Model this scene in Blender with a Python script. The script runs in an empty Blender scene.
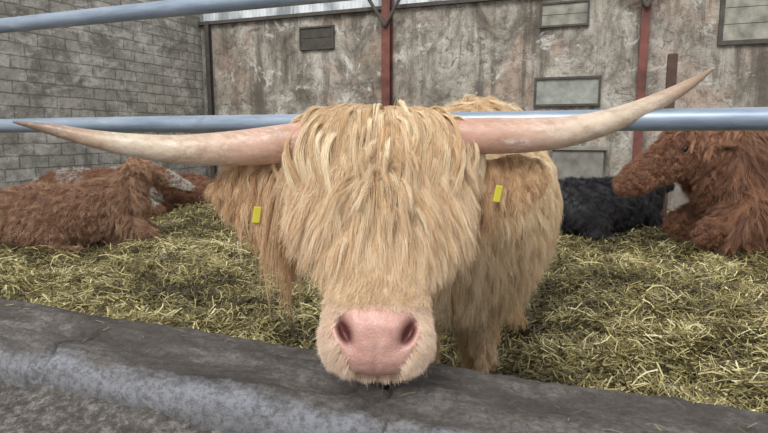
import bpy, math, random
import numpy as np
from mathutils import Vector, Matrix
from mathutils.bvhtree import BVHTree
rng=np.random.default_rng(7); random.seed(7)
PITCH=math.radians(8.2); YAW=math.asin(.358); H=1.1; FL=560.
cp,sp=math.cos(PITCH),math.sin(PITCH); cy,sy=math.cos(YAW),math.sin(YAW)
# survey helpers: measured photo point -> real position at a known distance / on a known plane
def S(x,y,dep):
    xr=(x-384)/FL; yr=(216.5-y)/FL; h=cp+yr*sp; z=-sp+yr*cp; t=dep/h
    return np.array([xr*t,dep,H+z*t])
def toW(P):
    P=np.asarray(P,float); o=P.copy()
    o[...,0]=cy*P[...,0]-sy*P[...,1]; o[...,1]=sy*P[...,0]+cy*P[...,1]
    return o
YB=9.4; XL=-7.47
def wpx(x,y,Y=YB):
    xr=(x-384)/FL; yr=(216.5-y)/FL; h=cp+yr*sp; z=-sp+yr*cp
    t=Y/(sy*xr+cy*h); return (cy*xr-sy*h)*t, H+z*t
# ---------------- materials
def newmat(name):
    m=bpy.data.materials.new(name); m.use_nodes=True
    nt=m.node_tree; return m,nt,nt.nodes['Principled BSDF']
def nd(nt,t,props=None,**inp):
    n=nt.nodes.new(t)
    for k,v in (props or {}).items(): setattr(n,k,v)
    for k,v in inp.items():
        k=k.replace('_',' ')
        s=n.inputs[k] if k in n.inputs else n.inputs[int(k[1:])]
        if hasattr(v,'is_output') : nt.links.new(v,s)
        else: s.default_value=v
    return n
def noise(nt,vec,scale,detail=6,rough=.6,dist=0.):
    return nd(nt,'ShaderNodeTexNoise',None,Vector=vec,Scale=scale,Detail=detail,Roughness=rough,Distortion=dist).outputs['Fac']
def ramp(nt,fac,stops):
    n=nt.nodes.new('ShaderNodeValToRGB'); nt.links.new(fac,n.inputs[0])
    e=n.color_ramp.elements
    while len(e)<len(stops): e.new(.5)
    for i,(p,c) in enumerate(stops):
        e[i].position=p; e[i].color=(c,c,c,1) if isinstance(c,(int,float)) else (*c,1)
    return n.outputs['Color']
def mix(nt,f,a,b,bt='MIX'):
    n=nt.nodes.new('ShaderNodeMix'); n.data_type='RGBA'; n.blend_type=bt
    for s,v in ((n.inputs[0],f),(n.inputs[6],a),(n.inputs[7],b)):
        if hasattr(v,'is_output'): nt.links.new(v,s)
        elif isinstance(v,tuple): s.default_value=(*v,1)
        else: s.default_value=v
    return n.outputs[2]
def coords(nt): return nd(nt,'ShaderNodeTexCoord').outputs['Object']
def mapping(nt,vec,sc=(1,1,1)): return nd(nt,'ShaderNodeMapping',None,Vector=vec,Scale=sc).outputs[0]
def bump(nt,b,h,st,dist=.02):
    n=nd(nt,'ShaderNodeBump',None,Height=h,Strength=st,Distance=dist); nt.links.new(n.outputs[0],b.inputs['Normal'])
def simple(name,col,rough=.7,var=.25,scale=8,metal=0,bs=.2):
    m,nt,b=newmat(name); v=coords(nt); f=noise(nt,v,scale)
    c=ramp(nt,f,[(.3,tuple(x*(1-var) for x in col)),(.7,tuple(min(1,x*(1+var)) for x in col))])
    nt.links.new(c,b.inputs['Base Color']); b.inputs['Roughness'].default_value=rough; b.inputs['Metallic'].default_value=metal
    bump(nt,b,noise(nt,v,scale*6),bs,.005); return m
def mat_backwall():
    m,nt,b=newmat('stained_plaster'); v=coords(nt)
    med=noise(nt,mapping(nt,v,(1.3,1,.9)),1.3,12,.72,.6); fine=noise(nt,v,7,10,.8,.5)
    c=ramp(nt,med,[(.34,(.10,.088,.07)),(.44,(.28,.25,.205)),(.53,(.48,.445,.38)),(.64,(.70,.66,.59))])
    pink=ramp(nt,noise(nt,v,.9,6,.7),[(.51,0.),(.62,.55)])
    c=mix(nt,pink,c,(.54,.38,.29))
    streak=ramp(nt,noise(nt,mapping(nt,v,(3.2,1,.30)),1.0,10,.7,.3),[(.51,0.),(.63,.85)])
    c=mix(nt,streak,c,(.13,.112,.09))
    wh=ramp(nt,noise(nt,v,2.0,12,.75,.8),[(.56,0.),(.62,.8)]); c=mix(nt,wh,c,(.80,.78,.72))
    blot=ramp(nt,noise(nt,v,3.1,12,.8,1.2),[(.56,0.),(.60,.75)]); c=mix(nt,blot,c,(.12,.10,.08))
    c=mix(nt,ramp(nt,fine,[(.38,.7),(.50,0.)]),c,(.15,.125,.10))
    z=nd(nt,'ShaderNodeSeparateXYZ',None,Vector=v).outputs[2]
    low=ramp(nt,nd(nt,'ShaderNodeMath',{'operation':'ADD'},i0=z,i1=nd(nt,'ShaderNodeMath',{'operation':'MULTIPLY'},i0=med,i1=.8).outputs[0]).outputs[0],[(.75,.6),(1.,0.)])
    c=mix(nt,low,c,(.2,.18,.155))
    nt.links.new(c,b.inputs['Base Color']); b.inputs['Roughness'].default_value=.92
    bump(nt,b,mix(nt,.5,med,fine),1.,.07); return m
def mat_leftwall():
    m,nt,b=newmat('limewashed_block'); v=coords(nt)
    s=nd(nt,'ShaderNodeSeparateXYZ',None,Vector=v)
    wob=noise(nt,v,3,6,.7)
    zz=nd(nt,'ShaderNodeMath',{'operation':'MULTIPLY_ADD'},i0=wob,i1=.06,i2=s.outputs[2]).outputs[0]
    yy=nd(nt,'ShaderNodeMath',{'operation':'MULTIPLY_ADD'},i0=wob,i1=.12,i2=s.outputs[1]).outputs[0]
    cv=nd(nt,'ShaderNodeCombineXYZ',None,X=yy,Y=zz,Z=0.).outputs[0]
    br=nd(nt,'ShaderNodeTexBrick',None,Vector=cv,Scale=1.,Mortar_Size=.014,Mortar_Smooth=.8,Brick_Width=.44,Row_Height=.17)
    br.inputs['Color1'].default_value=(.55,.53,.48,1); br.inputs['Color2'].default_value=(.38,.365,.325,1); br.inputs['Mortar'].default_value=(.20,.19,.16,1)
    c=br.outputs['Color']
    med=noise(nt,v,1.3,12,.75,.8)
    c=mix(nt,ramp(nt,med,[(.40,.75),(.53,0.)]),c,(.15,.14,.115))
    c=mix(nt,ramp(nt,noise(nt,mapping(nt,v,(1,1,2.6)),1.8,12,.75,.5),[(.50,0.),(.61,.7)]),c,(.76,.74,.69))
    c=mix(nt,ramp(nt,noise(nt,v,9,10,.85),[(.40,.6),(.52,0.)]),c,(.14,.13,.11))
    c=mix(nt,nd(nt,'ShaderNodeMath',{'operation':'MULTIPLY'},i0=br.outputs['Fac'],i1=.45).outputs[0],c,(.15,.14,.12))
    nt.links.new(c,b.inputs['Base Color']); b.inputs['Roughness'].default_value=.9
    bump(nt,b,mix(nt,.5,br.outputs['Fac'],med),-.8,.04); return m
def mat_conc():
    m,nt,b=newmat('worn_concrete'); v=coords(nt)
    vs=mapping(nt,v,(.6,1.6,1.6))
    med=noise(nt,vs,5,14,.82,.5); fine=noise(nt,v,55,8,.85)
    c=ramp(nt,med,[(.34,(.055,.045,.038)),(.5,(.165,.145,.128)),(.63,(.36,.335,.315))])
    s=nd(nt,'ShaderNodeSeparateXYZ',None,Vector=v)
    # smoother nosing of the kerb: bluish lit-edge highlight painted into the colour
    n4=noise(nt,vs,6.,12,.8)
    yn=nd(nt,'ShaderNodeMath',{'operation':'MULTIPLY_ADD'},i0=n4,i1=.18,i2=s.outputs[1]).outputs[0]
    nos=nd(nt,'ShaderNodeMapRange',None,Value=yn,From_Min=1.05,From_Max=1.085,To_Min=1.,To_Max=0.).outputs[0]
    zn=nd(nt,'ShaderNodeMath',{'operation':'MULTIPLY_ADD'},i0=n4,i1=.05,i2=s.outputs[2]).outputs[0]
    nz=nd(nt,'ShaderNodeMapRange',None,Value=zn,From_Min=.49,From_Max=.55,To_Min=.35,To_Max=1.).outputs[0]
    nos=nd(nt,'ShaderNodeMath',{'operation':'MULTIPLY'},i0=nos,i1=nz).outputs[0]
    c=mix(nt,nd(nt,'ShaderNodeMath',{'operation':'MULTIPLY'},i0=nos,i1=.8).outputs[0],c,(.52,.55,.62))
    c=mix(nt,ramp(nt,fine,[(.42,.6),(.54,0.)]),c,(.07,.06,.052))
    c=mix(nt,ramp(nt,noise(nt,vs,9,12,.8),[(.53,0.),(.64,.8)]),c,(.10,.088,.078))
    nt.links.new(c,b.inputs['Base Color'])
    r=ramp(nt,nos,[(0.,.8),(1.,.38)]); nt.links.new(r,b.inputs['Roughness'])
    bump(nt,b,mix(nt,.5,med,fine),1.,.022); return m
def mat_dirt():
    m,nt,b=newmat('gritty_dirt'); v=coords(nt)
    f=noise(nt,v,40,14,.85); g=noise(nt,v,3,8,.7)
    c=ramp(nt,f,[(.38,(.06,.05,.043)),(.5,(.20,.175,.155)),(.60,(.58,.55,.52))])
    c=mix(nt,ramp(nt,g,[(.4,.0),(.6,.3)]),c,(.26,.24,.22))
    nt.links.new(c,b.inputs['Base Color']); b.inputs['Roughness'].default_value=.85; bump(nt,b,f,1.,.02); return m
def mat_strawbed():
    m,nt,b=newmat('trodden_straw'); v=coords(nt)
    f=noise(nt,v,25,12,.8,1.); g=noise(nt,v,1.5,6,.6)
    c=ramp(nt,f,[(.35,(.03,.02,.009)),(.5,(.09,.065,.026)),(.68,(.23,.18,.07))])
    c=mix(nt,ramp(nt,g,[(.42,.0),(.6,.55)]),c,(.06,.04,.02))
    nt.links.new(c,b.inputs['Base Color']); b.inputs['Roughness'].default_value=.85; bump(nt,b,f,1.,.04); return m
def mat_attr(name,attr,rough=.6,spec=.3):
    m,nt,b=newmat(name); a=nd(nt,'ShaderNodeAttribute'); a.attribute_name=attr
    nt.links.new(a.outputs['Color'],b.inputs['Base Color']); b.inputs['Roughness'].default_value=rough
    b.inputs['Specular IOR Level'].default_value=spec
    return m
def mat_galv():
    m,nt,b=newmat('galvanised_steel'); v=coords(nt)
    g=noise(nt,mapping(nt,v,(1,6,6)),5,8,.7)
    c=ramp(nt,g,[(.3,(.20,.26,.34)),(.6,(.36,.43,.52)),(.75,(.60,.66,.72))])
    c=mix(nt,ramp(nt,noise(nt,v,9,8,.8),[(.58,0.),(.68,.6)]),c,(.17,.14,.12))
    nt.links.new(c,b.inputs['Base Color']); b.inputs['Metallic'].default_value=.4; b.inputs['Roughness'].default_value=.4; return m
# ---------------- mesh utils
def mesh_obj(name,V,F,mat,parent=None,smooth=True):
    me=bpy.data.meshes.new(name); me.from_pydata([tuple(v) for v in np.asarray(V)],[],[tuple(f) for f in F]); me.update()
    if smooth: me.polygons.foreach_set('use_smooth',[True]*len(me.polygons))
    me.materials.append(mat); o=bpy.data.objects.new(name,me); bpy.context.collection.objects.link(o)
    if parent: o.parent=parent
    return o
def empty(name,loc=(0,0,0)):
    o=bpy.data.objects.new(name,None); o.empty_display_size=.2; bpy.context.collection.objects.link(o); return o
def boxes(name,bl,mat,parent=None,bev=0):
    V=[];F=[]
    for (x0,x1,y0,y1,z0,z1) in bl:
        k=len(V); V+=[(x,y,z) for z in (z0,z1) for y in (y0,y1) for x in (x0,x1)]
        F+=[tuple(k+i for i in f) for f in ((0,2,3,1),(4,5,7,6),(0,1,5,4),(2,6,7,3),(0,4,6,2),(1,3,7,5))]
    o=mesh_obj(name,V,F,mat,parent,False)
    if bev: md=o.modifiers.new('bev','BEVEL'); md.width=bev; md.segments=2
    return o
def catmull(P,n):
    P=np.asarray(P,float); Q=np.vstack([2*P[0]-P[1],P,2*P[-1]-P[-2]]); out=[]
    segs=len(P)-1
    for i in range(segs):
        a,b,c,d=Q[i:i+4]
        for t in np.linspace(0,1,n,endpoint=False):
            out.append(.5*((2*b)+(-a+c)*t+(2*a-5*b+4*c-d)*t*t+(-a+3*b-3*c+d)*t**3))
    out.append(P[-1]); return np.array(out)
def loft(pts,n=8,seg=24,side=None,cap=True):
    """pts rows: x,y,z,halfwidth,halfheight. returns V,F"""
    A=catmull(pts,n); A[:,3:]=np.maximum(A[:,3:],.0015); C=A[:,:3]; T=np.gradient(C,axis=0); T/=np.linalg.norm(T,axis=1)[:,None]+1e-9
    rows=[]
    if cap:
        w0,h0=A[0,3],A[0,4]; w1,h1=A[-1,3],A[-1,4]
        pre=[(C[0]-T[0]*min(w0,h0)*math.sin(a)*.8,w0*math.cos(a),h0*math.cos(a),T[0]) for a in (1.5,1.2,.8,.4)]
        post=[(C[-1]+T[-1]*min(w1,h1)*math.sin(a)*.8,w1*math.cos(a),h1*math.cos(a),T[-1]) for a in (.4,.8,1.2,1.5)]
    else: pre=post=[]
    rows=pre+[(C[i],A[i,3],A[i,4],T[i]) for i in range(len(C))]+post
    V=[];F=[]; sd=np.array(side if side is not None else (1,0,0),float)
    th=np.linspace(0,2*np.pi,seg,endpoint=False)
    for c,w,h,t in rows:
        s=sd-t*np.dot(sd,t); s/=np.linalg.norm(s)+1e-9; u=np.cross(s,t); 
        V.append(c+np.cos(th)[:,None]*s*w+np.sin(th)[:,None]*u*h)
    R=len(V); V=np.vstack(V)
    for i in range(R-1):
        for j in range(seg):
            a=i*seg+j;b=i*seg+(j+1)%seg; F.append((a,b,b+seg,a+seg))
    F.append(tuple(range(seg-1,-1,-1))); F.append(tuple((R-1)*seg+j for j in range(seg)))
    return V,F
def joinVF(L):
    V=[];F=[];k=0
    for v,f in L:
        V.append(np.asarray(v)); F+= [tuple(k+i for i in q) for q in f]; k+=len(v)
    return np.vstack(V),F
def remesh(V,F,vox,smooth=6):
    me=bpy.data.meshes.new('tmp'); me.from_pydata([tuple(v) for v in V],[],F); me.update()
    o=bpy.data.objects.new('tmp',me); bpy.context.collection.objects.link(o)
    r=o.modifiers.new('r','REMESH'); r.mode='VOXEL'; r.voxel_size=vox
    s=o.modifiers.new('s','SMOOTH'); s.iterations=smooth; s.factor=.5
    dg=bpy.context.evaluated_depsgraph_get(); ev=o.evaluated_get(dg); m=ev.to_mesh()
    vv=np.empty(len(m.vertices)*3); m.vertices.foreach_get('co',vv); vv=vv.reshape(-1,3)
    ff=[tuple(p.vertices) for p in m.polygons]; ev.to_mesh_clear(); bpy.data.objects.remove(o); return vv,ff
def tris(F):
    T=[]
    for f in F:
        for i in range(1,len(f)-1): T.append((f[0],f[i],f[i+1]))
    return np.array(T)
nrm=lambda v: v/(np.linalg.norm(v,axis=-1,keepdims=True)+1e-9)
# ---------------- hair
def groom(V,F,n,wfn,comb,length,lift=.3,grav=.15,K=10,children=20,spread=.012,clump=.75,wave=.006,wfreq=2.5,off=(.002,.015),frizz=.002,seed=0,jit=.12,fmin=.6,flow=None,pull=.5,lenjit=(.75,1.15)):
    r=np.random.default_rng(seed); T=tris(F); a,b,c=V[T[:,0]],V[T[:,1]],V[T[:,2]]
    cr=np.cross(b-a,c-a); ar=np.linalg.norm(cr,axis=1); N=cr/(ar[:,None]+1e-12); cen=(a+b+c)/3
    w=ar*np.clip(wfn(cen,N),0,None); w/=w.sum(); idx=r.choice(len(T),n,p=w)
    u=r.random((n,1));v=r.random((n,1)); fl=(u+v)>1; u=np.where(fl,1-u,u); v=np.where(fl,1-v,v)
    P0=a[idx]+u*(b-a)[idx]+v*(c-a)[idx]; NN=N[idx]
    bvh=BVHTree.FromPolygons([tuple(x) for x in V],[tuple(x) for x in T.tolist()])
    L=length(P0,NN)*r.uniform(lenjit[0],lenjit[1],n); D=nrm(comb(P0,NN)+r.normal(0,jit,(n,3)))
    D=D-NN*np.minimum(0,(D*NN).sum(1,keepdims=True)); D=nrm(nrm(D)+NN*lift)
    offs=r.uniform(off[0],off[1],n); G=np.zeros((n,K,3)); G[:,0]=P0
    for k in range(1,K):
        if flow is not None: D=nrm(D+pull*nrm(flow(G[:,k-1])))
        D=nrm(D+np.array([0,0,-grav])+r.normal(0,.03,(n,3))); Pn=G[:,k-1]+D*(L/(K-1))[:,None]
        ok=offs*min(1,k/2)
        for i in range(n):
            hit=bvh.find_nearest(Vector(Pn[i]))
            if hit[0] is None: continue
            lo=np.array(hit[0]);no=np.array(hit[1]); s=np.dot(Pn[i]-lo,no)
            if s<ok[i] and hit[3]<.12: Pn[i]=lo+no*ok[i]
        D=nrm(Pn-G[:,k-1]); G[:,k]=Pn
    t=np.linspace(0,1,K)
    e1=nrm(np.cross(G[:,-1]-G[:,0],r.normal(0,1,(n,3)))); e2=nrm(np.cross(G[:,-1]-G[:,0],e1))
    ph=r.uniform(0,6.28,(n,1)); fr=wfreq*r.uniform(.6,1.3,(n,1)); am=(wave*r.uniform(.3,1.4,(n,1)))*t[None]**.7
    G=G+e1[:,None]*(am*np.sin(ph+fr*6.28*t))[...,None]+e2[:,None]*(am*.7*np.cos(ph*1.7+fr*5*t))[...,None]
    # children
    m=children; gi=np.repeat(np.arange(n),m); NC=n*m
    f=r.uniform(fmin,1.,NC); tt=t[None]*f[:,None]*(K-1); i0=np.minimum(tt.astype(int),K-2); fr_=(tt-i0)[...,None]
    C=G[gi[:,None],i0]*(1-fr_)+G[gi[:,None],i0+1]*fr_
    o=r.normal(0,spread,(NC,3)); o-=NN[gi]*(o*NN[gi]).sum(1,keepdims=True)
    cl=clump*r.uniform(.5,1.15,(NC,1))
    C=C+o[:,None]*(1-cl*t[None]**.6)[...,None]
    fz=r.normal(0,frizz,(NC,K,3)).cumsum(1)*(t[None,:,None]); C=C+fz
    return C,gi,n
def make_hair(name,C,gi,n,colA,colB,mat,parent,rad=.0005,seed=1,xform=toW,tipcol=None,colfn=None):
    r=np.random.default_rng(seed); NC,K,_=C.shape
    cu=bpy.data.hair_curves.new(name); cu.add_curves([K]*NC)
    P=xform(C).astype(np.float32); cu.points.foreach_set('position',P.ravel())
    t=np.linspace(0,1,K); rr=rad*(1-.75*t**2)
    R=np.tile(rr,(NC,1))*r.uniform(.7,1.3,(NC,1))
    at=cu.attributes.get('radius') or cu.attributes.new('radius','FLOAT','POINT'); at.data.foreach_set('value',R.astype(np.float32).ravel())
    g=r.random((n,1))[gi]*.7+r.random((NC,1))*.3
    col=np.array(colA)*(1-g)+np.array(colB)*g
    if colfn is not None: col=colfn(C,col)
    col=np.clip(col*r.normal(1,.08,(NC,1)),0,1)
    ca=cu.attributes.new('hcol','FLOAT_COLOR','CURVE'); ca.data.foreach_set('color',np.hstack([col,np.ones((NC,1))]).astype(np.float32).ravel())
    cu.materials.append(mat); o=bpy.data.objects.new(name,cu); bpy.context.collection.objects.link(o); o.parent=parent; return o

M_hair=mat_attr('animal_hair','hcol',.45,.5)
M_back=mat_backwall(); M_left=mat_leftwall(); M_conc=mat_conc(); M_dirt=mat_dirt(); M_bed=mat_strawbed(); M_galv=mat_galv()
M_red=simple('red_oxide_paint',(.17,.06,.045),.7,.45,6); M_dark=simple('dark_timber',(.09,.08,.07),.85,.3,8)
M_shut=simple('weathered_grey_board',(.30,.29,.245),.85,.45,5); M_shut2=simple('greenish_board',(.33,.345,.31),.8,.35,5)
M_dkstone=simple('dark_recess',(.08,.072,.06),.9,.3,8); M_blk=simple('lower_blockwork',(.25,.24,.215),.9,.35,5)
# ---------------- building
boxes('wall_back',[(XL-.3,7.5,YB,YB+.35,-.1,3.28)],M_back)
boxes('wall_left',[(XL-.3,XL,-2.,YB-.002,-.1,4.4)],M_left)
def clad(name,axis):
    V=[];F=[]; L=np.arange(0,15.2,.019)
    for i,l in enumerate(L):
        o=.018*math.sin(l/.076*2*math.pi)
        for z in (3.22,4.4): V.append((XL+l-.2,YB+.1+o,z))
        if i: k=2*i; F.append((k-2,k,k+1,k-1))
    m,nt,b=newmat('rooflight_sheet'); v=coords(nt)
    c=ramp(nt,noise(nt,mapping(nt,v,(1.2,1.2,.4)),1.5,6,.6),[(.42,(.30,.33,.35)),(.55,(.8,.84,.86))]); nt.links.new(c,b.inputs['Base Color']); b.inputs['Roughness'].default_value=.4
    return mesh_obj(name,V,F,m)
clad('trim_1','x')
boxes('trim_2',[(XL,7.5,YB-.08,YB,3.24,3.3)],M_dark)
def column(name,px,py,w,Y,zt,mat):
    X,_=wpx(px,py,Y); t=.014
    o=boxes(name,[(X-w/2,X+w/2,Y-w/2,Y-w/2+t,0,zt),(X-w/2,X+w/2,Y+w/2-t,Y+w/2,0,zt),(X-t/2,X+t/2,Y-w/2+t,Y+w/2-t,0,zt),(X-w*.8,X+w*.8,Y-w*.5-.02,Y+w*.5,-.02,.02)],mat); return X
wd=.15
X1=column('steel_column',387,60,wd,YB-.09,4.3,M_red); X2=column('steel_column.001',643,60,wd*.8,YB-.09,4.3,M_red); column('steel_column.002',209,60,.09,YB-.06,3.3,M_dark)
for i,(X) in enumerate((X1,X2)):
    L=[]
    for sgn in (-1,1):
        L.append(loft([(X,YB-.2,2.95,.03,.03),(X+sgn*.42,YB-.2,3.6,.03,.03)],2,8,(0,1,0)))
    V,F=joinVF(L); mesh_obj('knee_brace' if i==0 else 'knee_brace.001',V,F,M_dark,None,False)
def panel(name,x0,y0,x1,y1,mat,fr=.05,slats=0):
    X0,Z0=wpx(x0,y1);X1_,Z1=wpx(x1,y0); _,Z0b=wpx(x1,y1); Z0=(Z0+Z0b)/2
    p=empty(name)
    boxes('frame',[(X0-fr,X1_+fr,YB-.05,YB+.02,Z0-fr,Z0),(X0-fr,X1_+fr,YB-.05,YB+.02,Z1,Z1+fr),(X0-fr,X0,YB-.05,YB+.02,Z0,Z1),(X1_,X1_+fr,YB-.05,YB+.02,Z0,Z1)],M_dark,p)
    if slats:
        h=(Z1-Z0)/slats
        boxes('boards',[(X0,X1_,YB-.03,YB+.02,Z0+i*h+.004,Z0+(i+1)*h-.004) for i in range(slats)],mat,p)
        boxes('backing',[(X0,X1_,YB-.012,YB+.02,Z0,Z1)],M_dkstone,p)
    else: boxes('pane',[(X0,X1_,YB-.02,YB+.02,Z0,Z1)],mat,p)
panel('window_1',302,27,333,48,M_dkstone,.03,2); panel('window_2',542,2,588,25,M_shut,.03,2); panel('window_3',536,78,599,104,M_shut2,.035,0)
panel('window_4',722,-12,775,40,M_shut,.06,3)
X0,Z0=wpx(553,182);Xb,Z1=wpx(604,150); boxes('concrete_trough',[(X0,Xb,YB-.37,YB-.02,0,Z1),(X0-.04,Xb+.04,YB-.41,YB-.02,Z1,Z1+.06)],M_blk,None,.01)
Xp,Zp=wpx(673,54,7.9); boxes('timber_post',[(Xp-.055,Xp+.055,7.85,7.96,-.05,Zp)],simple('brown_post',(.10,.06,.045),.8,.3,6),None,.008)
# ---------------- ground
def gh(x,y):
    z=.05*np.sin(x*1.3+y*.7)*np.cos(y*1.1-x*.4)+.03*np.sin(3.1*x+1.7*y)+.02*np.sin(7*x-5*y)*np.sin(4*y+2*x)+.012*np.sin(13*x+9*y)*np.sin(11*y)
    return z+.05*np.clip((x+1.0)/2,0,1)
gx=np.arange(XL,7.5,.06); gy=np.arange(1.29,YB+.01,.06); GX,GY=np.meshgrid(gx,gy); GZ=gh(GX,GY)+rng.normal(0,.006,GX.shape)
nx,ny=len(gx),len(gy); V=np.stack([GX,GY,GZ],-1).reshape(-1,3); F=[(j*nx+i,j*nx+i+1,(j+1)*nx+i+1,(j+1)*nx+i) for j in range(ny-1) for i in range(nx-1)]
FLOOR=mesh_obj('floor',V,F,M_bed)
def clumpnoise(x,y):
    a=np.sin(5.1*x+2.3*y+1.5*np.sin(3.7*y))*np.sin(6.3*y-2.9*x+1.3*np.sin(4.1*x)); b=np.sin(13*x-7*y+2*np.sin(5*y))*np.sin(11*y+6*x); c=np.sin(2.1*x+1.3*y)*np.sin(1.9*y-.8*x)
    return .45*a+.3*b+.4*c
def straws(name,P,N,lmin,lmax,wid,cols,tilt=.35,mat=None,patch=0,parent=None):
    az=rng.uniform(0,2*np.pi,N); el=rng.normal(.05,tilt,N); L=rng.uniform(lmin,lmax,N)
    d=np.stack([np.cos(az)*np.cos(el),np.sin(az)*np.cos(el),np.sin(el)],-1)
    s=nrm(np.cross(d,np.array([0,0,1.])+rng.normal(0,.5,(N,3)))); up=np.cross(s,d)
    W=wid*rng.uniform(.5,1.6,(N,1)); bend=rng.normal(0,.14,(N,1))*L[:,None]
    pts=[]
    for t in (-.5,-.15,.2,.5):
        c=P+d*(t*L)[:,None]+s*bend*(1-4*t*t)+up*bend*.5*(1-4*t*t)
        pts+=[c-s*W/2,c+s*W/2]
    V=np.stack(pts,1).reshape(-1,3)
    base=(np.arange(N)*8)[:,None,None]; q=np.array([[0,1,3,2],[2,3,5,4],[4,5,7,6]])[None]; Fq=(base+q).reshape(-1,4)
    me=bpy.data.meshes.new(name); me.vertices.add(len(V)); me.vertices.foreach_set('co',V.ravel())
    me.loops.add(len(Fq)*4); me.loops.foreach_set('vertex_index',Fq.ravel()); me.polygons.add(len(Fq)); me.polygons.foreach_set('loop_start',np.arange(len(Fq))*4); me.polygons.foreach_set('loop_total',np.full(len(Fq),4))
    me.update(); me.validate()
    g=rng.random(N)
    if patch: g=np.clip(g*.80+.14-patch*clumpnoise(P[:,0],P[:,1]),0,1)
    cols=np.array(cols); k=g*(len(cols)-1.001); i=k.astype(int); f=(k-i)[:,None]; c=cols[i]*(1-f)+cols[i+1]*f
    c=np.clip(c*rng.normal(1,.15,(N,1)),0,1)
    ca=me.attributes.new('scol','FLOAT_COLOR','POINT'); ca.data.foreach_set('color',np.repeat(np.hstack([c,np.ones((N,1))]),8,0).astype(np.float32).ravel())
    me.materials.append(mat); o=bpy.data.objects.new(name,me); bpy.context.collection.objects.link(o); o.parent=parent; return o
M_straw=mat_attr('straw_stalk','scol',.45,.5)
NS=230000
dep=1.25/(rng.uniform(1.25/11.5,1.,NS*2)**1.0)*1.0; dep=np.where(rng.random(NS*2)<.35,rng.uniform(1.3,8,NS*2),dep)
lat=rng.uniform(-.85,.85,NS*2)*dep; Pw=toW(np.stack([lat,dep,0*dep],-1))
ok=(Pw[:,1]>1.36)&(Pw[:,1]<YB-.16)&(Pw[:,0]>XL+.16)&(Pw[:,0]<7); Pw=Pw[ok][:NS]; n=len(Pw)
cn=clumpnoise(Pw[:,0],Pw[:,1]); mound=np.abs(rng.normal(0,.024,n))+.08*np.clip(cn,0,1); Pw[:,2]=gh(Pw[:,0],Pw[:,1])+mound+.008
straws('straw_bedding',Pw,n,.04,.2,.0048,[(.88,.80,.48),(.58,.50,.23),(.32,.275,.10),(.155,.125,.045),(.07,.052,.02),(.03,.021,.01)],.36,M_straw,.36,FLOOR)
# ---------------- kerb
def kerb():
    prof=[(.925,.30),(.93,.36),(.935,.40),(.94,.44),(.946,.475),(.953,.50),(.962,.522),(.975,.537),(.992,.546),(1.015,.55)]
    prof+=[(y,.55) for y in np.linspace(1.03,1.235,14)]+[(1.25,.548),(1.26,.54),(1.268,.525),(1.272,.49),(1.275,.4),(1.28,.2),(1.28,-.05)]
    xs=np.arange(-7.4,4.5,.008); V=[]
    pr=np.array(prof); n=len(pr)
    def fb(a,b): return .006*np.sin(3.1*a+b*9)+.004*np.sin(9.7*a-20*b)+.0025*np.sin(27*a+33*b)*np.sin(19*a)+.0015*np.sin(71*a+57*b)
    X=np.repeat(xs,n); Yp=np.tile(pr[:,0],len(xs)); Zp=np.tile(pr[:,1],len(xs)); s=np.tile(np.linspace(0,1,n),len(xs))
    dz=fb(X,s*2)+rng.normal(0,.0012,len(X)); dy=fb(X+5,s*3)
    edge=np.exp(-((Yp-.985)/.03)**2); chip=np.clip(np.sin(5.3*X)*np.sin(2.1*X+1)+.5*np.sin(17*X)-.45,0,1)
    dz-=edge*chip*.02; dy+=edge*chip*.018
    for cx,sl in ((-1.33,.25),(-.42,-.2),(-2.9,.1)):
        cc=cx+sl*(Yp-1)+.02*np.sin(Yp*60)+.02*np.sin(Zp*50); g=np.exp(-((X-cc)/.007)**2)*(Yp<1.13); dz-=g*.02; dy+=g*.018
    V=np.stack([X,Yp+dy,Zp+dz],-1); F=[(i*n+j,(i+1)*n+j,(i+1)*n+j+1,i*n+j+1) for i in range(len(xs)-1) for j in range(n-1)]
    F.append(tuple(range(n))); F.append(tuple((len(xs)-1)*n+j for j in range(n-1,-1,-1)))
    return mesh_obj('concrete_feed_kerb',V,F,M_conc)
KERB=kerb()
px_=np.arange(-7.4,4.5,.03); py_=np.concatenate([np.arange(-3,.2,.12),np.arange(.2,.955,.012)]); PX,PY=np.meshgrid(px_,py_)
PZ=.448+.010*np.sin(4*PX+2*PY)*np.sin(5*PY)+.006*np.sin(23*PX+11*PY)+rng.normal(0,.005,PX.shape)+.02*np.clip((PY-.8)/.15,0,1)-.03*np.clip((PX+1.1)/.6,0,1)
nx,ny=len(px_),len(py_); PASS=mesh_obj('feed_passage_floor',np.stack([PX,PY,PZ],-1).reshape(-1,3),[(j*nx+i,j*nx+i+1,(j+1)*nx+i+1,(j+1)*nx+i) for j in range(ny-1) for i in range(nx-1)],M_dirt)
n=260; P=np.stack([rng.uniform(-3,.8,n),rng.choice([0,1],n),np.zeros(n)],-1)
k=P[:,1]>.5; P[:,1]=np.where(k,rng.uniform(1.03,1.24,n),rng.uniform(.45,.9,n)); P[:,2]=np.where(k,.558,.475)
straws('straw_wisps',P,n,.01,.04,.0016,[(.5,.44,.28),(.25,.2,.1),(.12,.09,.05)],.05,M_straw,0,KERB)
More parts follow.
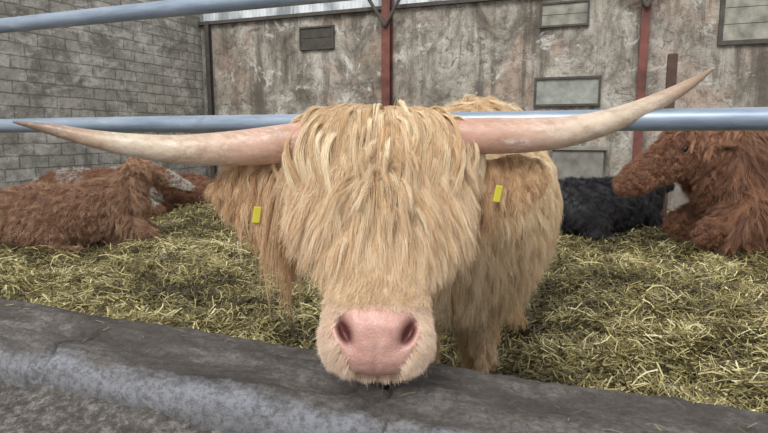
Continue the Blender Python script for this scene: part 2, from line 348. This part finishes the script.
# ---------------- rails
RY=1.40
fence=empty('galvanised_feed_barrier')
for nm,z,r in (('lower_rail',1.135,.0245),('upper_rail',1.475,.024)):
    V,F=loft([(-3.6,RY,z-.004,r,r),(-1.5,RY,z+.001,r,r),(0,RY,z,r,r),(1.9,RY,z+.004,r,r)],10,28,(0,1,0)); mesh_obj(nm,V,F,M_galv,fence)
for i,x in enumerate((-3.55,1.8)):
    V,F=loft([(x,RY+.03,-.05,.035,.035),(x,RY+.03,1.0,.035,.035),(x,RY+.03,1.62,.035,.035)],4,20,(0,1,0)); mesh_obj('post_%d'%(i+1),V,F,M_galv,fence)
# =============== main highland cow
cow=empty('highland_cow')
# --- head
poll=S(382,114,1.30); nose=S(375,372,1.03)
A=nose-poll; HL=np.linalg.norm(A); A/=HL
Xl=np.array([1.,0,0]); Xl=nrm(Xl-A*np.dot(Xl,A)); Nf=np.cross(A,Xl); Nf=Nf if Nf[1]<0 else -Nf
tab=np.array([# s,w,front,back
(-.075,.02,.012,.015),(-.065,.08,.030,.04),(-.045,.135,.05,.06),(-.01,.180,.065,.085),(.05,.205,.078,.10),(.12,.198,.085,.12),(.22,.165,.085,.135),(.34,.134,.082,.135),(.45,.115,.080,.13),(.57,.103,.078,.12),(.68,.098,.077,.10),
(.77,.104,.079,.088),(.85,.113,.079,.08),(.91,.108,.070,.074),(.96,.090,.05,.06),(.99,.06,.028,.04),(1.0,.02,.01,.015)])
ss=np.concatenate([np.linspace(-.075,.7,70),np.linspace(.703,1.0,90)]); seg=160; th=np.linspace(0,2*np.pi,seg,endpoint=False)
V=[];loc=[]
for s in ss:
    w,f,b=[np.interp(s,tab[:,0],tab[:,i]) for i in (1,2,3)]
    c=np.cos(th); q=np.sin(th); e=.85
    x=w*np.sign(c)*np.abs(c)**e; y=np.where(q>0,f,b)*np.sign(q)*np.abs(q)**e
    loc.append(np.stack([x,np.full(seg,s*HL),y],-1))
Lc=np.vstack(loc)
Lr=Lc.reshape(len(ss),seg,3)
for _ in range(6): Lr[1:-1]=.25*Lr[:-2]+.5*Lr[1:-1]+.25*Lr[2:]
Lc=Lr.reshape(-1,3)
x,a_,y=Lc[:,0],Lc[:,1]/HL,Lc[:,2]
front=y>-.01
nost=np.exp(-((np.abs(x)-.060+(a_-.86)*.22)/.0165)**2-((a_-.86)/.055)**2)*front
wing=np.exp(-((np.abs(x)-.062)/.034)**2-((a_-.86)/.075)**2)*front
padw=np.interp(a_,[.76,.80,.86,.92,1.],[.050,.080,.090,.072,.045])
padm=1/(1+np.exp(-(padw-np.abs(x))/.004))*1/(1+np.exp(-(a_-.775)/.008))*(y>-.02)
phil=np.exp(-(x/.005)**2)*np.clip((a_-.86)/.06,0,1)*front
dy=.012*wing+.006*padm-.036*nost-.005*phil+.008*np.exp(-(x/.03)**2-((a_-.84)/.05)**2)*front
brow=np.exp(-((np.abs(x)-.13)/.03)**2-((a_-.30)/.07)**2)*(y>-.06)*.010
mouth=np.exp(-((y+.028)/.006)**2)*np.clip((a_-.80)/.06,0,1)
Lc[:,2]+=dy; Lc[:,0]+=np.sign(x)*(brow+.006*wing); Lc[:,0]*=(1-.07*mouth)
nas=np.exp(-(x/.05)**2)*np.exp(-((a_-.6)/.18)**2)*front; Lc[:,2]+=.010*nas
base0=poll-Nf*.085
def hl(L): return base0+L[...,0:1]*Xl+L[...,1:2]*A+L[...,2:3]*Nf
HV=hl(Lc); R=len(ss); HF=[(i*seg+j,i*seg+(j+1)%seg,(i+1)*seg+(j+1)%seg,(i+1)*seg+j) for i in range(R-1) for j in range(seg)]
HF.append(tuple(range(seg-1,-1,-1))); HF.append(tuple((R-1)*seg+j for j in range(seg)))
def fixn(V,F):
    c=V.mean(0); T=tris(F); n=np.cross(V[T[:,1]]-V[T[:,0]],V[T[:,2]]-V[T[:,0]]); d=((V[T].mean(1)-c)*n).sum()
    return F if d>0 else [tuple(reversed(f)) for f in F]
HF=fixn(HV,HF)
m,nt,b=newmat('muzzle_skin')
ap=nd(nt,'ShaderNodeAttribute'); ap.attribute_name='pad'; an=nd(nt,'ShaderNodeAttribute'); an.attribute_name='nos'
v=coords(nt); sk=ramp(nt,noise(nt,v,25,6,.6),[(.3,(.60,.40,.28)),(.7,(.76,.56,.42))])
pk=ramp(nt,noise(nt,v,45,8,.7),[(.3,(.55,.28,.23)),(.7,(.74,.47,.40))])
c=mix(nt,ap.outputs['Fac'],sk,pk); c=mix(nt,an.outputs['Fac'],c,(.11,.03,.025))
nt.links.new(c,b.inputs['Base Color']); b.inputs['Roughness'].default_value=.32; b.inputs['Subsurface Weight'].default_value=.1; b.inputs['Subsurface Scale'].default_value=.01
vo=nd(nt,'ShaderNodeTexVoronoi',None,Vector=v,Scale=260.).outputs['Distance']; bump(nt,b,vo,.45,.002)
head=mesh_obj('head',toW(HV),HF,m,cow)
for nm,val in (('pad',padm),('nos',np.clip((nost-.2)*2.0,0,1))):
    at=head.data.attributes.new(nm,'FLOAT','POINT'); at.data.foreach_set('value',val.astype(np.float32))
# eyes
M_eye=simple('dark_eye',(.02,.012,.008),.08,.1,5,0,0)
for i,sg in enumerate((-1,1)):
    c=hl(np.array([sg*.130,.31*HL,.03])); Ve,Fe=loft([(c[0],c[1],c[2]-.012,.016,.016),(c[0],c[1],c[2],.021,.021),(c[0],c[1],c[2]+.012,.016,.016)],4,16); mesh_obj('eye_%d'%(i+1),toW(Ve),Fe,M_eye,cow)
# horns
m,nt,b=newmat('horn'); at=nd(nt,'ShaderNodeAttribute'); at.attribute_name='ht'; v=coords(nt)
c=ramp(nt,at.outputs['Fac'],[(0,(.58,.32,.24)),(.22,(.64,.41,.31)),(.42,(.68,.54,.41)),(.62,(.66,.56,.43)),(.78,(.42,.29,.20)),(1,(.09,.055,.04))])
c=mix(nt,ramp(nt,noise(nt,mapping(nt,v,(2.5,6,6)),4,12,.8),[(.46,0.),(.60,.65)]),c,(.36,.22,.14)); c=mix(nt,ramp(nt,noise(nt,mapping(nt,v,(2.5,6,6)),6,10,.8),[(.53,0.),(.64,.6)]),c,(.85,.78,.69))
nt.links.new(c,b.inputs['Base Color']); b.inputs['Roughness'].default_value=.36
bump(nt,b,noise(nt,v,30,8,.7),.4,.005)
hornd={'horn_left':[(312,140,1.33,19),(275,145,1.32,19),(230,148.5,1.31,17),(180,149.5,1.295,14.5),(130,145,1.28,11.5),(90,138,1.27,8.5),(50,129,1.26,5.5),(14,122,1.255,1.2)],
'horn_right':[(455,137,1.33,18),(487,136,1.32,18),(530,135,1.31,17),(570,131,1.295,15),(610,121,1.28,12),(650,105,1.27,9),(685,87,1.26,5.8),(714,68,1.255,1.2)]}
for nm,L in hornd.items():
    pts=[(*S(x,y,d),r*d/FL,r*d/FL) for x,y,d,r in L]; Vh,Fh=loft(pts,10,32,(0,1,0),True)
    V2=Vh; o=mesh_obj(nm,toW(V2),fixn(V2,Fh),m,cow); t=np.abs(V2[:,0]-pts[0][0]); t/=t.max()
    t=t**1.0*(1.0 if nm=='horn_left' else .88); a2=o.data.attributes.new('ht','FLOAT','POINT'); a2.data.foreach_set('value',t.astype(np.float32))
# ears
M_earskin=simple('ear_skin',(.45,.20,.09),.7,.2,20); ears={}
for nm,L in {'ear_left':[(300,172,1.37,.02,.02),(275,178,1.365,.045,.018),(248,184,1.36,.055,.015),(228,188,1.355,.035,.010),(216,190,1.35,.01,.006)],
 'ear_right':[(465,174,1.37,.02,.02),(490,178,1.365,.045,.018),(513,177,1.36,.052,.015),(532,174,1.355,.035,.010),(543,172,1.35,.01,.006)]}.items():
    pts=[(*S(x,y,d),w,h) for x,y,d,w,h in L]; Ve,Fe=loft(pts,6,24,(0,.3,1)); Fe=fixn(Ve,Fe); ears[nm]=(Ve,Fe); mesh_obj(nm,toW(Ve),Fe,M_earskin,cow)
M_tag=simple('yellow_tag',(.70,.62,.06),.45,.1,5,0,0)
for i,(x,y,d) in enumerate(((257,214,1.305),(498,193,1.30))):
    c=toW(S(x,y,d)); o=boxes('ear_tag_%d'%(i+1),[(-.009,.009,-.002,.002,-.022,.018)],M_tag,cow,.004); o.location=c; o.rotation_euler=(.1,.15,YAW+.3)
# --- body
parts=[]
parts.append(loft([(.0,1.36,.94,.09,.12),(.03,1.48,.92,.12,.145),(.10,1.66,.90,.16,.20),(.21,1.88,.87,.22,.27),(.30,2.08,.85,.26,.36),(.39,2.35,.81,.29,.35),(.49,2.65,.80,.31,.34),(.57,2.9,.83,.29,.32),(.64,3.12,.86,.25,.28),(.69,3.28,.89,.16,.19)],8,40))
parts.append(loft([(.24,1.95,1.03,.12,.1),(.36,2.1,1.12,.14,.11),(.44,2.35,1.05,.12,.1)],6,24))
for lx,ly in ((.12,1.98),(.36,2.08)): parts.append(loft([(lx,ly,.75,.12,.15),(lx,ly,.55,.085,.10),(lx,ly-.01,.36,.055,.06),(lx,ly-.02,.30,.058,.062),(lx,ly,.2,.038,.04),(lx,ly,.1,.042,.045),(lx,ly-.02,.03,.055,.065)],5,20,(1,0,0)))
for lx,ly in ((.46,3.02),(.76,3.10)): parts.append(loft([(lx,ly,.85,.14,.22),(lx,ly-.06,.62,.11,.16),(lx,ly+.06,.45,.06,.08),(lx,ly+.10,.38,.05,.06),(lx,ly+.06,.22,.038,.042),(lx,ly+.03,.1,.042,.045),(lx,ly,.03,.055,.065)],5,20,(1,0,0)))
V,F=joinVF(parts); BV,BF=remesh(V,F,.02,5); M_hide=simple('cream_hide',(.50,.33,.18),.8,.2,12)
mesh_obj('body',toW(BV),BF,M_hide,cow)
Vt,Ft=loft([(.70,3.36,.95,.03,.03),(.73,3.44,.8,.025,.025),(.73,3.45,.55,.02,.02),(.73,3.44,.35,.03,.03)],5,14); mesh_obj('tail',toW(Vt),Ft,M_hide,cow)
# --- hair zones
def hloc(P):
    d=P-base0; return d@Xl,(d@A)/HL,d@Nf
gold=(.54,.31,.13); lt=(1.,.85,.60)
down=np.array([0,-.12,-1.])
# fringe: long wavy locks falling from the crown, parted over the forehead
def wA(P,N):
    x,a,y=hloc(P); return ((a<.14)&(a>-.073)&(y>-.05)).astype(float)*(1+1.5*(a<.04))
def cA(P,N):
    x,a,y=hloc(P); return A[None]*.7+Xl[None]*(x/.16*.7+np.sign(x)*.18)[:,None]+Nf[None]*(np.clip(.04-a,0,.1)*5)[:,None]
def flA(P):
    x,a,y=hloc(P); k=np.interp(a,[-.1,.08,.2,.6],[.35,.05,-.62,-.5]); return A[None]*1.+Xl[None]*(x/.17*k)[:,None]-Nf[None]*.2
def lA(P,N):
    x,a,y=hloc(P); return (.12+.22*rng.random(len(P))**.9)*(1-.35*np.clip(np.abs(x)/.2,0,1))
C,gi,n=groom(HV,HF,1700,wA,cA,lA,.12,.03,16,34,.0045,.5,.010,.8,(.002,.020),.0012,11,.2,.55,flA,.65,(.8,1.15))
make_hair('fringe_hair',C,gi,n,gold,lt,M_hair,cow,.00042,2)
# separate over-locks
C,gi,n=groom(HV,HF,110,wA,cA,lambda P,N:.17+.16*rng.random(len(P)),.25,.03,16,45,.005,.8,.014,.9,(.016,.028),.0009,41,.3,.65,flA,.5,(.8,1.15))
make_hair('fringe_locks',C,gi,n,(.62,.38,.17),(1.,.88,.64),M_hair,cow,.00042,12)
# face
def wB(P,N):
    x,a,y=hloc(P); return ((a>.1)&(a<.76)&(y>-.02)).astype(float)
def cB(P,N):
    x,a,y=hloc(P); return A[None]*(np.clip((a-.40)*5,-.3,1.2))[:,None]+Xl[None]*(x/.10*.85)[:,None]
def flB(P):
    x,a,y=hloc(P); return A[None]*1.+Xl[None]*(x/.12*.15)[:,None]-Nf[None]*.15
def lB(P,N):
    x,a,y=hloc(P); return np.interp(a,[.1,.36,.5,.6,.68,.76],[.08,.14,.10,.06,.035,.016])
C,gi,n=groom(HV,HF,2900,wB,cB,lB,.10,.02,12,22,.005,.5,.006,.8,(.001,.006),.0009,12,.18,.55,flB,.35)
make_hair('face_hair',C,gi,n,(.68,.43,.21),(1.,.85,.62),M_hair,cow,.00040,3)
# muzzle short fur
def wC(P,N):
    x,a,y=hloc(P); pw=np.interp(a,[.76,.80,.86,.92,1.],[.050,.080,.090,.072,.045]); pad=((a>.775)&(np.abs(x)<pw+.003)&(y>-.02)); return ((a>.6)&(~pad)).astype(float)
def cC(P,N):
    x,a,y=hloc(P); return A[None]*.8+Xl[None]*(x/.1*.6)[:,None]
C,gi,n=groom(HV,HF,4500,wC,cC,lambda P,N:np.full(len(P),.020),.25,.03,5,12,.006,.3,.001,1,(.0005,.003),.0006,13,.2)
make_hair('muzzle_hair',C,gi,n,(.80,.57,.40),(.97,.83,.68),M_hair,cow,.00032,4)
C,gi,n=groom(HV,HF,60,lambda P,N:(hloc(P)[1]>.9).astype(float)*(hloc(P)[2]<0),lambda P,N:N+A[None],lambda P,N:np.full(len(P),.035),.6,.1,6,1,.001,.1,.002,1,(.001,.004),.001,19)
make_hair('whiskers',C,gi,n,(.75,.6,.45),(.9,.8,.65),M_hair,cow,.00025,4)
# cheeks
def wD(P,N):
    x,a,y=hloc(P); return ((a>.02)&(a<.66)&(y<.01)&(np.abs(x)>.04)).astype(float)
def lD(P,N):
    x,a,y=hloc(P); return np.interp(a,[0,.25,.45,.66],[.14,.19,.13,.035])
def cD(P,N):
    x,a,y=hloc(P); return np.tile(np.array([0,.05,-1.]),(len(P),1))+A[None]*.3
flD=lambda P: np.tile(down,(len(P),1))-Xl[None]*(hloc(P)[0]/.16*.30)[:,None]
C,gi,n=groom(HV,HF,1200,wD,cD,lD,.04,.08,14,26,.005,.55,.009,.9,(.001,.008),.0012,14,.14,.5,flD,.4)
make_hair('cheek_hair',C,gi,n,(.50,.28,.12),(.97,.77,.50),M_hair,cow,.00042,5)
# ears
for k,(nm,(Ve,Fe)) in enumerate(ears.items()):
    sg=-1 if k==0 else 1; x0=S(300,180,1.36)[0] if k==0 else S(465,170,1.36)[0]
    def le(P,N):
        d=np.clip(np.abs(P[:,0]-x0)/.2,0,1); return np.interp(d,[0,.35,.8,1],[.36,.14,.075,.05]) if k==0 else np.interp(d,[0,.35,.8,1],[.18,.075,.055,.04])
    C,gi,n=groom(Ve,Fe,340,lambda P,N:np.ones(len(P)),lambda P,N:np.tile(np.array([sg*.4,-.05,-.5]),(len(P),1)),le,.2,.1,14,30,.005,.6,.009,.9,(.001,.010),.0013,20+k,.25,.5,lambda P:np.tile(down,(len(P),1)),.3)
    make_hair(nm+'_hair',C,gi,n,(.44,.21,.08),(.95,.73,.46),M_hair,cow,.00042,6+k)
# body
def wF(P,N):
    near=np.clip(3.0-P[:,1],.15,1.6); return near*(P[:,2]>.25)
def lF(P,N): return np.interp(P[:,2],[.25,.5,.7,1.2],[.06,.15,.17,.09])
def cF(P,N): return np.tile(np.array([.05,.25,-.9]),(len(P),1))
C,gi,n=groom(BV,BF,4000,wF,cF,lF,.10,.10,12,24,.010,.6,.015,1.,(.002,.015),.0018,30,.2,.55,lambda P:np.tile(down,(len(P),1)),.3)
make_hair('body_hair',C,gi,n,(.56,.35,.16),(1.,.86,.62),M_hair,cow,.00055,9)
def wG(P,N): return ((P[:,2]<=.27)).astype(float)
C,gi,n=groom(BV,BF,400,wG,cF,lambda P,N:np.full(len(P),.05),.3,.1,6,14,.01,.5,.004,1.5,(.003,.01),.001,31)
make_hair('leg_hair',C,gi,n,(.66,.45,.23),(.85,.66,.42),M_hair,cow,.0007,10)
# =============== lying cattle
def lying(name,pos,ang,sc,neck,headdir,colA,colB,hide,nh=2600,flen=.07,seed=50,mop=0,patch=False,lift=0,hsc=1.,kids=12):
    """local: x forward, z up. neck: list of pts, headdir: vector poll->muzzle"""
    e=empty(name); L=[]; sd=(0,1,0)
    L.append(loft([(-.92,0,.34,.12,.16),(-.80,0,.40,.24,.27),(-.50,0,.40,.33,.36),(-.05,0,.39,.37,.36),(.3,0,.42,.32,.38),(.52,0,.47,.26,.35),(.68,0,.48,.16,.24)],6,32,sd))
    L.append(loft([(.42,0,.55,.2,.27)]+[tuple(q) for q in neck],5,24,sd))
    pl=np.array(neck[-1][:3]); hd=nrm(np.array(headdir,float)); pl2=pl-hd*.10
    hsec=[(0,.09,.09),(.08,.125,.13),(.20,.115,.135),(.32,.088,.11),(.44,.078,.09),(.52,.085,.084),(.58,.065,.06)]
    side=nrm(np.cross(hd,[0,0,1.])); L.append(loft([(*(pl2+hd*s*hsc),w*hsc,h*hsc) for s,w,h in hsec],5,24,side))
    for sg in (-1,1):
        L.append(loft([(.45,sg*.2,.36,.10,.14),(.62,sg*.22,.22,.08,.09),(.84,sg*.22,.12,.06,.06),(.72,sg*.2,.06,.045,.045),(.52,sg*.17,.05,.045,.045),(.40,sg*.16,.05,.05,.045)],5,16,sd))
        L.append(loft([(-.60,sg*.20,.40,.14,.22),(-.42,sg*.32,.30,.13,.20),(-.18,sg*.40,.16,.08,.10),(-.38,sg*.43,.07,.05,.05),(-.12,sg*.46,.05,.042,.042),(.05,sg*.46,.05,.05,.045)],5,16,sd))
    V,F=joinVF(L); V=V*sc; V,F=remesh(V,F,.024,4)
    ca,sa=math.cos(ang),math.sin(ang)
    def X(P):
        P=np.asarray(P,float); o=P.copy(); o[...,0]=ca*P[...,0]-sa*P[...,1]+pos[0]; o[...,1]=sa*P[...,0]+ca*P[...,1]+pos[1]; o[...,2]=P[...,2]+pos[2]+lift; return o
    mesh_obj('body',X(V),F,hide,e)
    up=nrm(np.cross(side,hd)); up=up if up[2]>0 else -up
    Le=[]
    for sg in (-1,1):
        q=pl2+hd*.08*hsc+side*sg*.10*hsc+up*.03; Le.append(loft([(*(q),.03,.02),(*(q+side*sg*.09-up*.02-hd*.02),.05,.015),(*(q+side*sg*.19-up*.05-hd*.04),.015,.008)],5,14,hd))
    Vq,Fq=joinVF(Le); Vq=Vq*sc; mesh_obj('ears',X(Vq),Fq,hide,e)
    q=pl2+hd*.60*hsc; pad=loft([(*(q-hd*.035),.06*hsc,.055*hsc),(*(q+hd*.004),.048*hsc,.04*hsc)],3,16,side); mesh_obj('nose_pad',X(pad[0]*sc),pad[1],simple('pad_'+name,(.36,.20,.16),.5,.1,20),e)
    for k,sg in enumerate((-1,1)):
        q=pl2+hd*.22*hsc+side*sg*.108*hsc+up*.05*hsc; w=loft([(*(q-hd*.015),.014,.014),(*q,.022,.022),(*(q+hd*.015),.014,.014)],3,12,side); mesh_obj('eye_%d'%(k+1),X(w[0]*sc),w[1],M_eye,e)
    tl=loft([(-.98,.02,.42,.03,.03),(-1.05,.08,.22,.025,.025),(-.98,.22,.08,.03,.03),(-.8,.34,.06,.03,.03)],5,12,sd); mesh_obj('tail',X(tl[0]*sc),tl[1],hide,e)
    plS=pl2*sc
    def hd_t(P): return (P-plS)@hd/sc
    def comb(P,N):
        cb=np.tile(np.array([-.5,0,-.7]),(len(P),1)); t=hd_t(P); return np.where(((t>0)&(P[:,0]>.6*sc))[:,None],hd[None]*.8+np.array([0,0,-.5]),cb)
    def ln(P,N):
        t=hd_t(P); hh=(P[:,0]>.68*sc)&(t>.02); return flen*np.where(hh,np.interp(t,[.0,.15,.3,.6],[1.5,1.0,.4,.15]),1+.8*(P[:,0]>.35*sc)) 
    C,gi,n=groom(V,F,nh,lambda P,N:(P[:,2]>.04).astype(float)*(1+1.5*(P[:,0]>.6*sc)),comb,ln,.18,.10,7,kids,.018,.72,.016,1.0,(.001,.022),.003,seed,.4,.5)
    cf=None
    if patch:
        def cf(C,col):
            r=C[:,0]; mk=(np.sin(r[:,0]*7+1)*np.sin(r[:,2]*9+r[:,0]*3)>.25)[:,None]; return np.where(mk,np.array([.62,.58,.52]),col)
    make_hair('coat',C,gi,n,colA,colB,M_hair,e,.0011,seed,X,None,cf)
    if mop:
        # shaggy forelock and ear hair
        C,gi,n=groom(V,F,420,lambda P,N:((hd_t(P)<.16)&(hd_t(P)>-.12)&(((P-plS)@up)>-.02)&(P[:,0]>.6*sc)).astype(float),lambda P,N:np.tile(hd*.6+np.array([0,0,.1]),(len(P),1))+N*.3,lambda P,N:np.full(len(P),mop),.35,.28,9,22,.012,.7,.014,1.,(.005,.035),.002,seed+1,.35,.6)
        make_hair('forelock',C,gi,n,colA,tuple(min(1,c*1.25) for c in colB),M_hair,e,.0011,seed+1,X)
        C,gi,n=groom(Vq,Fq,120,lambda P,N:np.ones(len(P)),lambda P,N:np.tile(np.array([0,0,-1.]),(len(P),1))+N*.4,lambda P,N:np.full(len(P),mop*.8),.3,.2,7,20,.012,.7,.01,1.,(.003,.01),.002,seed+2,.35,.6)
        make_hair('ear_hair',C,gi,n,colA,colB,M_hair,e,.0011,seed+2,X)
    return e
M_bh=simple('brown_hide',(.14,.062,.034),.75,.3,8); M_kh=simple('black_hide',(.012,.011,.012),.6,.3,8)
def wl(px,dep): p=toW(np.array([(px-384)/FL*dep,dep,0])); return p
# left brown
p=wl(74,5.6); lying('brown_cow',(p[0],p[1],gh(p[0],p[1])-.01),YAW+.42,.84,[(.60,0,.72,.17,.21),(.68,.0,.90,.12,.15)],(.70,.3,-.30),(.20,.09,.045),(.62,.40,.26),M_bh,4200,.075,51,.10,False,0,.85)
p=wl(104,7.6); lying('brown_and_white_cow',(p[0],p[1],gh(p[0],p[1])),YAW+.2,.9,[(.66,0,.60,.16,.2),(.82,0,.62,.12,.15)],(.9,-.1,-.4),(.28,.12,.06),(.42,.22,.12),M_bh,2000,.04,52,0,True)
p=wl(172,8.5); lying('calf',(p[0],p[1],gh(p[0],p[1])),YAW+2.9,.74,[(.64,0,.66,.15,.2),(.76,0,.82,.12,.15)],(.8,.2,-.4),(.20,.08,.04),(.35,.17,.09),M_bh,1500,.04,53)
# right black
p=wl(604,6.3); lying('black_cow',(p[0],p[1],gh(p[0],p[1])),YAW+.12,.84,[(.66,0,.70,.17,.22),(.78,0,.84,.13,.16)],(.6,.5,-.4),(.012,.011,.014),(.05,.046,.052),M_kh,3000,.06,54)
# right brown, lying, facing left
p=wl(818,5.1); lying('reddish_brown_cow',(p[0],p[1],gh(p[0],p[1])+.02),YAW+math.pi-.06,1.33,[(.62,0,.60,.25,.30),(.76,0,.66,.20,.24),(.84,0,.70,.15,.17)],(.76,.18,-.42),(.10,.036,.02),(.50,.26,.15),M_bh,7500,.12,55,.19,False,0,1.16,15)
# ---------------- light
w=bpy.data.worlds.new('overcast'); bpy.context.scene.world=w; w.use_nodes=True
bg=w.node_tree.nodes['Background']; bg.inputs[0].default_value=(.98,.985,1,1); bg.inputs[1].default_value=.9
sun=bpy.data.lights.new('daylight','SUN'); sun.energy=2.2; sun.angle=math.radians(30); sun.color=(1,.985,.96)
so=bpy.data.objects.new('daylight',sun); bpy.context.collection.objects.link(so); so.rotation_euler=(math.radians(42),math.radians(-14),math.radians(10))
cam=bpy.data.cameras.new('camera'); cam.lens=FL*36/768; cam.sensor_width=36; cam.clip_start=.02
co=bpy.data.objects.new('camera',cam); bpy.context.collection.objects.link(co); co.location=(0,0,H); co.rotation_euler=(math.pi/2-PITCH,0,YAW)
bpy.context.scene.camera=co
bpy.context.scene.view_settings.view_transform='Standard'
